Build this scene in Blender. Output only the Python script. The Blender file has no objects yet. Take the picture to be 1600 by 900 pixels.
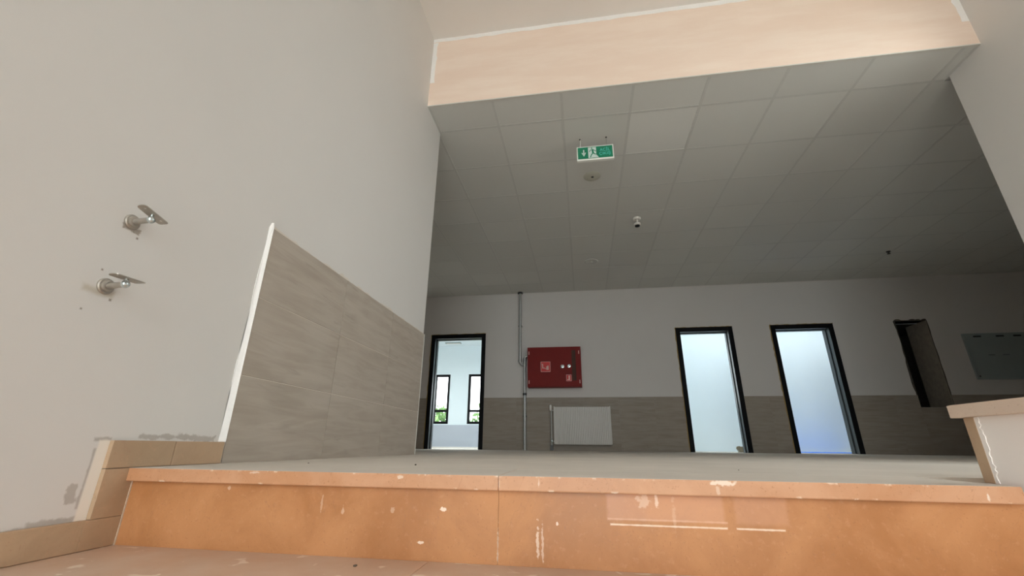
import bpy, bmesh, math, random
from mathutils import Vector, Matrix
random.seed(7)
S = bpy.context.scene
COL = S.collection

# ------------------------------------------------------------------ camera
F_PX, YAW, PITCH, ROLL, EYE = 670.342, .160751, .352944, .0105883, .066049
cy, sy, cp, sp = math.cos(YAW), math.sin(YAW), math.cos(PITCH), math.sin(PITCH)
fw = Vector((-sy*cp, cy*cp, sp)); rt = Vector((cy, sy, 0)); up = rt.cross(fw)
c_, s_ = math.cos(ROLL), math.sin(ROLL)
r2, u2 = rt*c_ + up*s_, up*c_ - rt*s_
cd = bpy.data.cameras.new('camera'); cam = bpy.data.objects.new('camera', cd); COL.objects.link(cam)
m = Matrix.Identity(4)
for i in range(3):
    m[i][0], m[i][1], m[i][2] = r2[i], u2[i], -fw[i]
m[2][3] = EYE
cam.matrix_world = m
cd.sensor_width = 36; cd.lens = F_PX/1600*36; cd.clip_start = .02
S.camera = cam

# ------------------------------------------------------------------ sky and exposure
W = bpy.data.worlds.new('sky'); S.world = W; W.use_nodes = True
bg = W.node_tree.nodes['Background']
bg.inputs['Color'].default_value = (.95, .968, 1.0, 1); bg.inputs['Strength'].default_value = 1.0
vs = S.view_settings
vs.view_transform = 'Standard'; vs.look = 'None'; vs.gamma = 1; vs.use_curve_mapping = False
vs.exposure = 3.15
S.cycles.max_bounces = 14; S.cycles.diffuse_bounces = 10; S.cycles.transparent_max_bounces = 12

def portal(name, loc, rot, sx, sz):
    l = bpy.data.lights.new(name, 'AREA'); l.shape = 'RECTANGLE'; l.size = sx; l.size_y = sz
    l.cycles.is_portal = True
    o = bpy.data.objects.new(name, l); COL.objects.link(o); o.location = loc; o.rotation_euler = rot

# ------------------------------------------------------------------ dimensions (metres)
XL, XR = -1.243, 3.033          # stairwell side walls
YN = 1.092                      # front edge of the top step
YBM = 2.866                     # front face of the beam
YE, YE2 = 3.227, 3.163          # far ends of the side walls
YB = 7.91                       # back wall of the corridor
ZC = 2.894                      # tiled ceiling
ZU = 3.70                       # stairwell ceiling
RZ = -.188                      # riser
WT = .20                        # back wall thickness
YF1, YF2 = 12.4, 10.2           # far walls of the rooms
XW, XE = -6.0, 9.0
YR = -3.9                       # rear wall with the unseen stair window
DOORS = [(-2.867, -1.783), (1.714, 2.682), (3.303, 4.304)]

# ------------------------------------------------------------------ node helpers
class NT:
    def __init__(s, name):
        s.m = bpy.data.materials.new(name); s.m.use_nodes = True
        s.t = s.m.node_tree; s.b = s.t.nodes['Principled BSDF']; s.L = s.t.links
        s._c = None
    def n(s, kind, **kw):
        x = s.t.nodes.new(kind)
        for k, v in kw.items(): setattr(x, k, v)
        return x
    def put(s, sock, v):
        if isinstance(v, bpy.types.NodeSocket): s.L.new(v, sock)
        else: sock.default_value = v
    def coord(s):
        if s._c is None: s._c = s.n('ShaderNodeTexCoord').outputs['Object']
        return s._c
    def math(s, op, a, b=0., clamp=False):
        x = s.n('ShaderNodeMath', operation=op, use_clamp=clamp)
        s.put(x.inputs[0], a); s.put(x.inputs[1], b); return x.outputs[0]
    def vmath(s, op, a, b):
        x = s.n('ShaderNodeVectorMath', operation=op)
        s.put(x.inputs[0], a); s.put(x.inputs[1], b); return x.outputs[0]
    def noise(s, scale, detail=4, rough=.6, vec=None, dist=0.):
        x = s.n('ShaderNodeTexNoise'); x.inputs['Scale'].default_value = scale
        x.inputs['Detail'].default_value = detail; x.inputs['Roughness'].default_value = rough
        x.inputs['Distortion'].default_value = dist
        s.L.new(vec if vec is not None else s.coord(), x.inputs['Vector']); return x.outputs['Fac']
    def ramp(s, fac, lo, hi, a=0., b=1.):
        x = s.n('ShaderNodeMapRange', interpolation_type='SMOOTHSTEP')
        s.put(x.inputs[0], fac); x.inputs[1].default_value = lo; x.inputs[2].default_value = hi
        x.inputs[3].default_value = a; x.inputs[4].default_value = b; return x.outputs[0]
    def mix(s, fac, a, b, mode='MIX'):
        x = s.n('ShaderNodeMix', data_type='RGBA', blend_type=mode)
        s.put(x.inputs[0], fac)
        s.put(x.inputs[6], a if isinstance(a, bpy.types.NodeSocket) else (*a, 1))
        s.put(x.inputs[7], b if isinstance(b, bpy.types.NodeSocket) else (*b, 1)); return x.outputs[2]
    def axes(s):
        x = s.n('ShaderNodeSeparateXYZ'); s.L.new(s.coord(), x.inputs[0]); return x.outputs
    def box(s, A, B, a0, a1, b0, b1, soft=.003, amp=0., nz=None):
        """1 inside the rectangle a0..a1 x b0..b1, edges roughened by nz*amp"""
        da = s.math('SUBTRACT', s.math('ABSOLUTE', s.math('SUBTRACT', A, (a0+a1)/2)), (a1-a0)/2)
        db = s.math('SUBTRACT', s.math('ABSOLUTE', s.math('SUBTRACT', B, (b0+b1)/2)), (b1-b0)/2)
        d = s.math('MAXIMUM', da, db)
        if nz is not None: d = s.math('ADD', d, s.math('MULTIPLY', s.math('SUBTRACT', nz, .5), amp))
        return s.ramp(d, -soft, soft, 1., 0.)
    def bump(s, h, strength, dist=.002):
        x = s.n('ShaderNodeBump'); x.inputs['Strength'].default_value = strength; x.inputs['Distance'].default_value = dist
        s.L.new(h, x.inputs['Height']); s.L.new(x.outputs[0], s.b.inputs['Normal'])
    def done(s, col, rough=.6, metal=0., spec=.5):
        s.put(s.b.inputs['Base Color'], col if isinstance(col, bpy.types.NodeSocket) else (*col, 1))
        s.put(s.b.inputs['Roughness'], rough); s.b.inputs['Metallic'].default_value = metal
        s.b.inputs['Specular IOR Level'].default_value = spec
        return s.m

def simple(name, col, rough=.5, metal=0., var=.08, scale=30., spec=.5):
    t = NT(name); nz = t.noise(scale)
    c = t.mix(nz, tuple(x*(1-var) for x in col), tuple(min(1, x*(1+var)) for x in col))
    return t.done(c, rough, metal, spec)

def plaster(name, col, spec=.25, rough=.75, fn=None, bump=.12):
    t = NT(name); big = t.noise(1.3, 5); fine = t.noise(260, 2)
    c = t.mix(big, tuple(x*.96 for x in col), tuple(min(1, x*1.03) for x in col))
    if fn: c = fn(t, c)
    t.bump(fine, bump, .001)
    return t.done(c, rough, 0, spec)

M = {}
WALL = (.65, .627, .60)
def left_wear_patches(t, c):
    X, Y, Z = t.axes(); nz = t.noise(38, 5, .65); n2 = t.noise(14, 4, .6)
    cem = t.mix(n2, (.40, .37, .34), (.50, .46, .42))
    pale = (.78, .72, .64)
    for a in [(1.10, 1.30, .075, .088, .030, cem), (1.29, 1.37, .07, .086, .025, cem), (.985, 1.03, .066, .077, .012, cem),
              (.965, .985, -.075, -.03, .03, cem), (.90, 1.0, -.121, -.106, .02, cem), (.70, .93, -.124, -.116, .012, cem),
              (.993, 1.0, -.09, .05, .012, cem)]:
        c = t.mix(t.box(Y, Z, *a[:4], .003, a[4], nz), c, a[5])
    c = t.mix(t.box(Y, Z, 1.0, 1.03, -.13, .07, .004, .006, nz), c, pale)
    c = t.mix(t.math('MULTIPLY', t.box(Y, Z, .838, .915, .428, .446, .007, .02, n2), .55), c, (.42, .37, .27))  # yellowish darker patch beside the lower rail bracket
    # marks left around the rail brackets
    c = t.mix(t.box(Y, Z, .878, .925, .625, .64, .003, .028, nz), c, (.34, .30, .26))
    for y, z, r in [(.853, .382, .0022), (.911, .424, .003), (.925, .615, .003), (.868, .495, .002), (.91, .628, .002)]:
        c = t.mix(t.box(Y, Z, y-r, y+r, z-r, z+r, .002, .004, nz), c, (.25, .21, .17))
    return c
M['wall_left'] = plaster('painted plaster with wear and patch', WALL, fn=left_wear_patches)
M['wall'] = plaster('warm white painted plaster', WALL)
M['wall_cor'] = plaster('corridor paint', (.66, .63, .61))
M['parapet'] = plaster('bright white parapet paint', (.86, .80, .76))
M['upper'] = plaster('stairwell ceiling paint', (.77, .735, .705))
def beam_fn(t, c):
    X, Y, Z = t.axes(); n = t.noise(3, 5, .6, t.vmath('MULTIPLY', t.coord(), (.5, 1, 2.5)))
    return t.mix(t.ramp(n, .35, .7), c, (.88, .735, .63))
M['beam'] = plaster('cream primed beam', (.84, .675, .565), fn=beam_fn)
M['caulk'] = simple('white filler', (.88, .86, .84), .8, var=.05, scale=60)
M['mortar'] = simple('dusty pale mortar', (.60, .49, .38), .9, var=.2, scale=50)
M['room'] = plaster('cool white room paint', (.77, .845, .885))
M['room_dado'] = plaster('grey blue room dado', (.46, .49, .55))
M['ctile'] = None
def ctile(name, col):
    t = NT(name); n = t.noise(340, 2); r = t.n('ShaderNodeObjectInfo').outputs['Random']
    c = t.mix(r, tuple(x*.955 for x in col), col); c = t.mix(t.ramp(n, .6, .72), c, tuple(x*.9 for x in col))
    t.bump(n, .15, .001); return t.done(c, .9, 0, .1)
M['ctile'] = ctile('mineral fibre tile', (.66, .655, .63))
M['ctile_pale'] = ctile('pale replacement tile', (.74, .735, .71))
M['grid'] = simple('ceiling grid bar', (.575, .57, .55), .7)
M['trim'] = simple('edge trim', (.62, .60, .56), .5)

def stone_tile(name, k_=1.):
    t = NT(name); r = t.n('ShaderNodeObjectInfo').outputs['Random']
    o = t.n('ShaderNodeCombineXYZ')
    for i in range(3): t.put(o.inputs[i], t.math('MULTIPLY', r, 31.7+i*17))
    v = t.vmath('ADD', t.coord(), o.outputs[0])
    def C(a, b, c): return (a*k_, b*k_, c*k_)
    st = t.noise(1.3, 5, .55, t.vmath('MULTIPLY', v, (1.8, 1.8, 17)), .7)
    cl = t.noise(5.5, 4, .55, v)
    c = t.mix(t.ramp(st, .25, .75), C(.355, .303, .250), C(.44, .385, .328))
    c = t.mix(t.ramp(cl, .40, .75, 0, .45), c, C(.455, .402, .345))
    c = t.mix(t.ramp(t.noise(5, 3, .5, t.vmath('MULTIPLY', v, (1, 1, 7)), .6), .60, .76, 0, .45), c, C(.30, .26, .215))
    t.bump(t.noise(200, 2), .05, .0006)
    return t.done(c, t.ramp(cl, .3, .7, .5, .75), 0, .3)
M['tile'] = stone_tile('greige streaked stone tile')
M['tile_back'] = stone_tile('unlit greige stone tile'.replace('unlit ', 'plain '), .82)  # same streaked stone, all tones scaled darker for the back wall
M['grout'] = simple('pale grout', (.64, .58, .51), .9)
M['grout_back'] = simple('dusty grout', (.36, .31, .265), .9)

def marble(name, fn=None, dusty=0., base=((.385, .158, .052), (.53, .245, .098))):
    t = NT(name)
    r = t.n('ShaderNodeObjectInfo').outputs['Random']
    a = t.noise(5, 6, .62, None, .5); b = t.noise(70, 3, .65); sp_ = t.noise(190, 2, .5)
    c = t.mix(t.ramp(a, .3, .7), *base)
    c = t.mix(t.ramp(b, .55, .75, 0, .3), c, (.60, .31, .165))
    c = t.mix(t.ramp(sp_, .64, .74, 0, .4), c, (.30, .12, .045))
    # hairline cracks
    w = t.noise(3.4, 5, .6, t.vmath('MULTIPLY', t.coord(), (1.6, 1, .8)), .8)
    cr = t.ramp(t.math('ABSOLUTE', t.math('SUBTRACT', w, .5)), 0., .0022, .5, 0.)
    c = t.mix(cr, c, (.33, .15, .07))
    c = t.mix(t.math('MULTIPLY', r, .15), c, (.60, .30, .17))
    if fn: c = fn(t, c)
    if dusty:
        d = t.noise(4, 6, .65); c = t.mix(t.ramp(d, .2, .75, dusty*.75, dusty), c, (.52, .45, .37))
    t.bump(b, .06, .0008)
    return t.done(c, t.ramp(a, .3, .7, .38, .6), 0, .4)
def riser_marks(t, c):
    X, Y, Z = t.axes(); nz = t.noise(60, 4, .6); n2 = t.noise(110, 4)
    def mk(c, x0, x1, z0, z1, col, k=1., soft=.0015, amp=.003):
        return t.mix(t.math('MULTIPLY', t.box(X, Z, x0, x1, z0, z1, soft, amp, nz), k), c, col)
    c = mk(c, .045, .295, -.088, -.03, (.66, .36, .24), .38, .005, .010)
    c = mk(c, .318, .425, -.088, -.03, (.66, .36, .24), .26, .005, .010)
    c = mk(c, .045, .300, -.0875, -.0845, (.72, .44, .31), .55)
    c = mk(c, .05, .298, -.0985, -.0955, (.86, .66, .50), .9, .0016, .003)
    c = mk(c, .317, .414, -.0985, -.0955, (.86, .66, .50), .9, .0016, .003)
    for x, z, w, h, k in [(-.343, -.079, .006, .004, 1), (-.394, -.15, .007, .0025, .9), (-.115, -.14, .003, .03, .6), (-.104, -.145, .002, .03, .45),
                          (-.207, -.15, .0015, .03, .6), (.155, -.045, .003, .012, .6), (.125, -.05, .012, .012, .35), (-.07, -.1, .002, .004, .8), (-.6, -.09, .003, .008, .35),
                          (-.66, -.075, .002, .018, .25), (-.93, -.045, .004, .004, .4), (.19, -.08, .003, .03, .15), (-.47, -.085, .004, .006, .3)]:
        ex = t.math('POWER', t.math('DIVIDE', t.math('SUBTRACT', X, x), w*1.3), 2.); ez = t.math('POWER', t.math('DIVIDE', t.math('SUBTRACT', Z, z), h*1.2), 2.)
        d = t.math('ADD', t.math('SQRT', t.math('ADD', ex, ez)), t.math('MULTIPLY', t.math('SUBTRACT', n2, .5), 3.))
        c = t.mix(t.math('MULTIPLY', t.ramp(d, .7, 1.1, 1., 0.), k), c, (.86, .68, .54))
    return c
def nose_marks(t, c):
    X, Y, Z = t.axes(); nz = t.noise(45, 5, .65)
    n3 = t.noise(22, 5, .7)
    edge = t.math('MULTIPLY', t.ramp(Z, -.006, -.001), t.ramp(n3, .54, .66, 0, .8))
    c = t.mix(edge, c, (.80, .66, .53))
    low = t.math('MULTIPLY', t.ramp(Z, -.027, -.032), t.ramp(t.noise(30, 5), .58, .66, 0, .7))
    c = t.mix(low, c, (.82, .66, .52))
    n4 = t.noise(90, 4)
    for x, z, w, h, k in [(.297, -.006, .028, .0045, .8), (-.109, -.013, .0016, .013, .5), (-.204, -.015, .003, .015, .4), (.797, -.021, .003, .010, .9), (.284, -.02, .004, .009, .35), (-.45, -.008, .008, .004, .6), (-.85, -.005, .012, .003, .5)]:
        ex = t.math('POWER', t.math('DIVIDE', t.math('SUBTRACT', X, x), w), 2.); ez = t.math('POWER', t.math('DIVIDE', t.math('SUBTRACT', Z, z), h), 2.)
        d = t.math('ADD', t.math('SQRT', t.math('ADD', ex, ez)), t.math('MULTIPLY', t.math('SUBTRACT', n4, .5), 3.))
        c = t.mix(t.math('MULTIPLY', t.ramp(d, .6, 1.2, 1., 0.), k), c, (.80, .66, .54))
    return c
M['riser'] = marble('orange limestone riser', riser_marks)
M['nose'] = marble('orange limestone nosing', nose_marks, 0, ((.49, .24, .12), (.59, .325, .19)))
M['skirt'] = marble('dusty limestone skirting', None, .3, ((.35, .215, .108), (.46, .30, .165)))
M['cap'] = marble('pale limestone cap', None, .5, ((.74, .54, .42), (.82, .64, .52)))
def tread_fn(t, c):
    d = t.noise(5, 6, .65); c = t.mix(t.ramp(d, .25, .75, .55, .85), c, (.63, .50, .40))
    s1 = t.noise(13, 3, .5, None, .6); c = t.mix(t.ramp(s1, .61, .66, 0, .75), c, (.80, .69, .58))
    return c
M['tread'] = marble('dusty limestone tread', tread_fn)
def floor_mat():
    t = NT('dusty stone floor'); a = t.noise(1.7, 6, .6); b = t.noise(40, 4, .6)
    c = t.mix(t.ramp(a, .3, .7), (.58, .525, .46), (.66, .60, .53)); c = t.mix(t.ramp(b, .62, .75, 0, .4), c, (.72, .67, .60))
    return t.done(c, .8, 0, .25)
M['floor'] = floor_mat()
M['black'] = simple('black coated frame', (.006, .006, .007), .6, var=.2, spec=.15)
M['jamb'] = simple('lit tone of frame metal', (.022, .028, .030), .30, var=.1)  # same dark metal as the black faces, lit tone put into the colour
M['foam'] = simple('yellow mounting foam', (.35, .24, .09), .9, var=.3, scale=80)
M['cheek'] = simple('lit recess cheek', (.36, .32, .27), .95, var=.35, scale=14)
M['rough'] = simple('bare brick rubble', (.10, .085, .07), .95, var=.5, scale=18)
def galv(name, col, rough):
    t = NT(name); n = t.noise(45, 3); c = t.mix(n, tuple(x*.75 for x in col), tuple(x*1.15 for x in col))
    return t.done(c, rough, .75)
M['galv'] = galv('galvanised steel', (.50, .51, .50), .42)
M['steel'] = galv('brushed stainless steel', (.47, .43, .38), .38)
M['zinc'] = galv('bright zinc', (.60, .66, .66), .2)
M['dark_steel'] = galv('dark cast iron', (.10, .10, .10), .5)
M['red'] = simple('dark red enamel', (.20, .012, .010), .55, var=.12, scale=9, spec=.2)
M['red_bright'] = simple('bright red sticker', (.62, .012, .012), .45, var=.04)
M['pict'] = simple('pink white pictogram', (.85, .55, .50), .5, var=.02)
M['strip'] = simple('brown grey glazed slot', (.085, .045, .035), .6, var=.15, spec=.1)
M['white_enamel'] = simple('white radiator enamel', (.62, .59, .55), .4, var=.04)
M['plastic'] = simple('white plastic', (.80, .76, .71), .45, var=.03)
M['disc'] = simple('yellowed plastic disc', (.50, .49, .42), .5, var=.04)
M['blackp'] = simple('black plastic', (.01, .01, .01), .4)
M['panel'] = simple('grey painted sheet metal', (.30, .34, .34), .5, var=.06, scale=5)
M['sgreen'] = simple('exit sign green', (.006, .20, .105), .4, var=.03)
M['swhite'] = simple('exit sign white', (.62, .72, .68), .4, var=.02)
M['steal'] = simple('exit sign lettering', (.12, .62, .55), .4, var=.02)
M['alu'] = simple('white aluminium', (.78, .78, .74), .4, var=.03)
M['card'] = simple('dusty cardboard', (.30, .25, .18), .9, var=.2, scale=20)
M['pebble'] = simple('dark pebble', (.10, .075, .055), .9, var=.3)
M['sheet'] = simple('blue bounce sheet', (.012, .20, .92), .4, var=.1)
M['leaf'] = simple('green foliage', (.10, .20, .05), .7, var=.5, scale=6)
M['bark'] = simple('brown bark', (.10, .07, .05), .9, var=.3)
M['ground'] = simple('pale concrete yard', (.55, .52, .47), .95, var=.2, scale=.4)
def glass():
    t = NT('window glass'); nt = t.t
    tr = t.n('ShaderNodeBsdfTransparent'); tr.inputs[0].default_value = (.93, .96, .95, 1)
    gl = t.n('ShaderNodeBsdfGlossy'); gl.inputs['Roughness'].default_value = .02
    lw = t.n('ShaderNodeLayerWeight'); fc = t.math('ADD', t.math('MULTIPLY', t.math('POWER', lw.outputs['Facing'], 5.), .9), .04)
    mx = t.n('ShaderNodeMixShader'); nt.links.new(fc, mx.inputs[0]); nt.links.new(tr.outputs[0], mx.inputs[1]); nt.links.new(gl.outputs[0], mx.inputs[2])
    nt.links.new(mx.outputs[0], nt.nodes['Material Output'].inputs[0]); return t.m
M['glass'] = glass()

# ------------------------------------------------------------------ geometry helpers
def bx(bm, x0, x1, y0, y1, z0, z1, bev=0.):
    vs_ = [bm.verts.new((x, y, z)) for x in (x0, x1) for y in (y0, y1) for z in (z0, z1)]
    fs = [bm.faces.new([vs_[i] for i in q]) for q in ((0, 1, 3, 2), (4, 6, 7, 5), (0, 4, 5, 1), (2, 3, 7, 6), (0, 2, 6, 4), (1, 5, 7, 3))]
    if bev:
        es = list({e for f in fs for e in f.edges})
        bmesh.ops.bevel(bm, geom=es, offset=bev, segments=2, profile=.6, affect='EDGES')
def mesh(name, bm, smooth=False):
    bmesh.ops.recalc_face_normals(bm, faces=bm.faces)
    me = bpy.data.meshes.new(name); bm.to_mesh(me); bm.free()
    if smooth:
        for p in me.polygons: p.use_smooth = True
        try: me.set_sharp_from_angle(angle=math.radians(40))
        except Exception: pass
    return me
def obj(name, bm, mat, parent=None, loc=None, rot=None, smooth=False):
    me = bm if isinstance(bm, bpy.types.Mesh) else mesh(name, bm, smooth)
    if mat and not me.materials: me.materials.append(M[mat] if isinstance(mat, str) else mat)
    o = bpy.data.objects.new(name, me); COL.objects.link(o)
    if parent:
        o.parent = parent
        o.matrix_parent_inverse = parent.matrix_basis.inverted() if loc is None else Matrix.Identity(4)
    if loc is not None: o.location = loc
    if rot is not None: o.rotation_euler = rot
    return o
def box(name, mat, x0, x1, y0, y1, z0, z1, parent=None, bev=0.):
    bm = bmesh.new(); bx(bm, x0, x1, y0, y1, z0, z1, bev); return obj(name, bm, mat, parent)
def struct(o, label=None):
    o['kind'] = 'structure'
    if label: o['label'] = label
    return o
def empty(name, loc=(0, 0, 0)):
    o = bpy.data.objects.new(name, None); COL.objects.link(o); o.location = loc; o.empty_display_size = .1; return o
def thing(name, label, cat, loc=(0, 0, 0), group=None):
    return tag(empty(name, loc), label, cat, group)
def tag(o, label, cat, group=None):
    o['label'] = label; o['category'] = cat
    if group: o['group'] = group
    return o
def tube(bm, pts, r, n=14):
    pts = [Vector(p) for p in pts]; rings = []
    for i, p in enumerate(pts):
        d = (pts[min(i+1, len(pts)-1)]-pts[max(i-1, 0)]).normalized()
        a = d.cross(Vector((0, 0, 1)) if abs(d.z) < .9 else Vector((1, 0, 0))).normalized(); b = d.cross(a)
        rr = r[i] if isinstance(r, (list, tuple)) else r
        rings.append([bm.verts.new(p+(a*math.cos(t)+b*math.sin(t))*rr) for t in [2*math.pi*k/n for k in range(n)]])
    for q, w in zip(rings, rings[1:]):
        for k in range(n): bm.faces.new((q[k], q[(k+1) % n], w[(k+1) % n], w[k]))
    bm.faces.new(rings[0][::-1]); bm.faces.new(rings[-1])
def lathe(bm, prof, axis='Z', n=28, org=(0, 0, 0)):
    """prof: list of (radius, height) along the axis"""
    ax = {'Z': Matrix.Identity(3), 'X': Matrix(((0, 0, 1), (1, 0, 0), (0, 1, 0))), 'Y': Matrix(((1, 0, 0), (0, 0, -1), (0, 1, 0)))}[axis]
    rings = []
    for r, h in prof:
        if r < 1e-6: rings.append([bm.verts.new(Vector(org)+ax@Vector((0, 0, h)))])
        else: rings.append([bm.verts.new(Vector(org)+ax@Vector((r*math.cos(2*math.pi*k/n), r*math.sin(2*math.pi*k/n), h))) for k in range(n)])
    for a, b in zip(rings, rings[1:]):
        for k in range(n):
            q = [a[k % len(a)], a[(k+1) % len(a)], b[(k+1) % len(b)], b[k % len(b)]]
            q = [v for i, v in enumerate(q) if v not in q[:i]]
            if len(q) > 2: bm.faces.new(q)
    for rg in (rings[0], rings[-1]):
        if len(rg) > 2: bm.faces.new(rg)
def prism_xz(bm, poly, y0, y1):
    """polygon in X,Z extruded along Y"""
    a = [bm.verts.new((x, y0, z)) for x, z in poly]; b = [bm.verts.new((x, y1, z)) for x, z in poly]
    bm.faces.new(a); bm.faces.new(b[::-1]); n = len(poly)
    for i in range(n): bm.faces.new((a[i], b[i], b[(i+1) % n], a[(i+1) % n]))
def wall_holes(name, mat, axis, u0, u1, z0, z1, t0, t1, holes):
    """wall in the u-z plane, thickness t0..t1 on the other axis, with rectangular holes (u0,u1,z0,z1)"""
    us = sorted({u0, u1, *[h[0] for h in holes], *[h[1] for h in holes]}); zs = sorted({z0, z1, *[h[2] for h in holes], *[h[3] for h in holes]})
    us = [u for u in us if u0 <= u <= u1]; zs = [z for z in zs if z0 <= z <= z1]
    solid = {}
    for i in range(len(us)-1):
        for j in range(len(zs)-1):
            a, b = (us[i]+us[i+1])/2, (zs[j]+zs[j+1])/2
            solid[i, j] = not any(h[0] < a < h[1] and h[2] < b < h[3] for h in holes)
    bm = bmesh.new(); V = {}
    def v(i, j, t):
        k = (i, j, t)
        if k not in V: V[k] = bm.verts.new((us[i], t, zs[j]) if axis == 'X' else (t, us[i], zs[j]))
        return V[k]
    for (i, j), s in solid.items():
        if not s: continue
        for t in (t0, t1): bm.faces.new((v(i, j, t), v(i+1, j, t), v(i+1, j+1, t), v(i, j+1, t)))
        for di, dj, e in ((-1, 0, ((i, j), (i, j+1))), (1, 0, ((i+1, j), (i+1, j+1))), (0, -1, ((i, j), (i+1, j))), (0, 1, ((i, j+1), (i+1, j+1)))):
            if not solid.get((i+di, j+dj), False):
                (a, b), (c, d) = e; bm.faces.new((v(a, b, t0), v(c, d, t0), v(c, d, t1), v(a, b, t1)))
    return struct(obj(name, bm, mat))

# ------------------------------------------------------------------ the setting: floors
fl = struct(box('floor', 'floor', XW, XE, YN+.30, YF1+.2, -.25, 0))
box('floor_wing', 'floor', XL-1, XL-.01, -4, YN+.3, -2.6, -2.5, fl)
ground = struct(box('ground', 'ground', -40, 40, -40, 60, -4.6, -4.4))

# stairs: both flights, slabs one by one
stairs = struct(empty('stairs'), 'flight of dusty orange limestone steps')
LX0, LX1 = XL+.002, .873
def slab_run(name, mat, cuts, y0, y1, z0, z1, bev=.002, top=None):
    for a, b in zip(cuts, cuts[1:]):
        bm = bmesh.new(); bx(bm, a+.0003, b-.0003, y0, y1, z0, z1, bev)
        o = obj(name, bm, mat, stairs)
        if top:
            o.data.materials.append(M[top])
            for p in o.data.polygons:
                if p.normal.z > .8: p.material_index = 1
nose_cuts = [LX0, -.205, .862]
slab_run('tread', 'nose', nose_cuts, YN, YN+.30, -.033, 0, .003, 'floor')
slab_run('riser', 'riser', [LX0, -.207, LX1], YN+.020, YN+.040, RZ, -.033, .0004)
NSTEP = 10
for k in range(1, NSTEP+1):
    y = YN-.30*k
    if k < NSTEP:
        slab_run('tread', 'tread', [LX0, -.37 if k % 2 else .1, LX1], y, y+.325, RZ*k-.03, RZ*k, .003)
        slab_run('riser', 'riser', [LX0, -.2, LX1], y+.02, y+.04, RZ*(k+1), RZ*k-.03, .0008)
    slab_run('tread', 'tread', [1.03, 2.0, XR], y+.3, y+.62, RZ*(k-1)-.03, RZ*(k-1)-.001, .003)
    slab_run('riser', 'riser', [1.03, 2.1, XR], y+.32, y+.34, RZ*k, RZ*(k-1)-.03, .0008)
ML = RZ*NSTEP
bm = bmesh.new()
bx(bm, XL, XR, YN+.04, YN+.30, -.25, -.034)
for k in range(1, NSTEP): bx(bm, XL, XR, YN-.30*k+.04, YN-.30*k+.40, RZ*(k+1)-.1, RZ*k-.03)
obj('stair_core', bm, 'floor', stairs)
struct(box('floor_half_landing', 'floor', XL-.2, XR+.2, YR-.2, YN-.30*NSTEP+.32, ML-.2, ML))

# ------------------------------------------------------------------ the setting: walls
FILL_WIN_L = (-3.2, -1.6, -1.0, 1.4)    # unseen window added behind the photographer to brighten parapet and riser
wl = wall_holes('wall_left', 'wall_left', 'Y', YR, YE, ML-.2, ZU, XL-.2, XL, [FILL_WIN_L])
portal('portal_stair_left', (XL-.21, (FILL_WIN_L[0]+FILL_WIN_L[1])/2, (FILL_WIN_L[2]+FILL_WIN_L[3])/2), (0, math.radians(-90), 0), FILL_WIN_L[3]-FILL_WIN_L[2], FILL_WIN_L[1]-FILL_WIN_L[0])
FILL_WIN_R = (1.5, 2.4, .5, 3.1)       # unseen side window, added to brighten the far left wall
wr = wall_holes('wall_right', 'wall', 'Y', YR, YE2, ML-.2, ZU, XR, XR+.2, [FILL_WIN_R])
portal('portal_stair_side', (XR+.21, (FILL_WIN_R[0]+FILL_WIN_R[1])/2, (FILL_WIN_R[2]+FILL_WIN_R[3])/2), (0, math.radians(90), 0), FILL_WIN_R[3]-FILL_WIN_R[2], FILL_WIN_R[1]-FILL_WIN_R[0])
struct(box('wall_corridor_left', 'wall_cor', XW, XL-.2, YE-.2, YE, 0, 3.1))
struct(box('wall_corridor_right', 'wall_cor', XR+.2, XE, YE2-.2, YE2, 0, 3.1))
struct(box('wall_west', 'wall_cor', XW-.2, XW, YE-.2, YF1+.2, 0, 3.1))
struct(box('ceiling_stair', 'upper', XL-.2, XR+.2, YR-.2, YBM+.3, ZU, ZU+.2))
def slab_holes(name, mat, z0, z1, x0, x1, y0, y1, holes):
    w = wall_holes(name, mat, 'X', x0, x1, y0, y1, z0, z1, holes)
    for v in w.data.vertices: v.co = (v.co.x, v.co.z, v.co.y)
    w.data.flip_normals(); return w
ROOF_FILL = [(1.8, 6.6, 9.1, 9.9), (-5.2, -1.2, 8.8, 10.4)]  # unseen roof openings, added to light the rooms
slab_holes('ceiling_slab', 'rough', 3.04, 3.2, XW-.2, XE+.2, YBM+.06, YF1+.3, ROOF_FILL)
beam = struct(box('beam', 'beam', XL, XR, YBM, YBM+.05, ZC+.006, ZU), 'cream painted beam spanning the opening')
# smeared filler along the edges of the beam
def smear(name, poly_pts, wid, horiz):
    bm = bmesh.new(); a = []; b = []
    for (x, z) in poly_pts:
        j = random.uniform(-.003, .003)
        w = wid*random.uniform(.85, 1.15)
        p, q = ((x, z+j), (x+j, z-w)) if horiz else ((x, z), (x+w, z))
        a.append(bm.verts.new((p[0], YBM-.0015, p[1]))); b.append(bm.verts.new((q[0], YBM-.0015, q[1])))
    for i in range(len(a)-1): bm.faces.new((a[i], a[i+1], b[i+1], b[i]))
    r = bmesh.ops.extrude_face_region(bm, geom=bm.faces[:])
    for e in r['geom']:
        if isinstance(e, bmesh.types.BMVert): e.co.y += .0025
    return obj(name, bm, 'caulk', beam)
smear('filler_band', [(XL+i*(XR-XL)/60, ZU-.001) for i in range(61)], .045, True)
smear('filler_band', [(XL+.001, 3.16+i*.049) for i in range(11)], .042, False)
smear('filler_band', [(XR-.001, 3.13+i*.052) for i in range(11)], -.05, False)
box('edge_trim', 'trim', XL, XR, YBM-.001, YBM+.02, ZC-.001, ZC+.008, beam)

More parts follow.
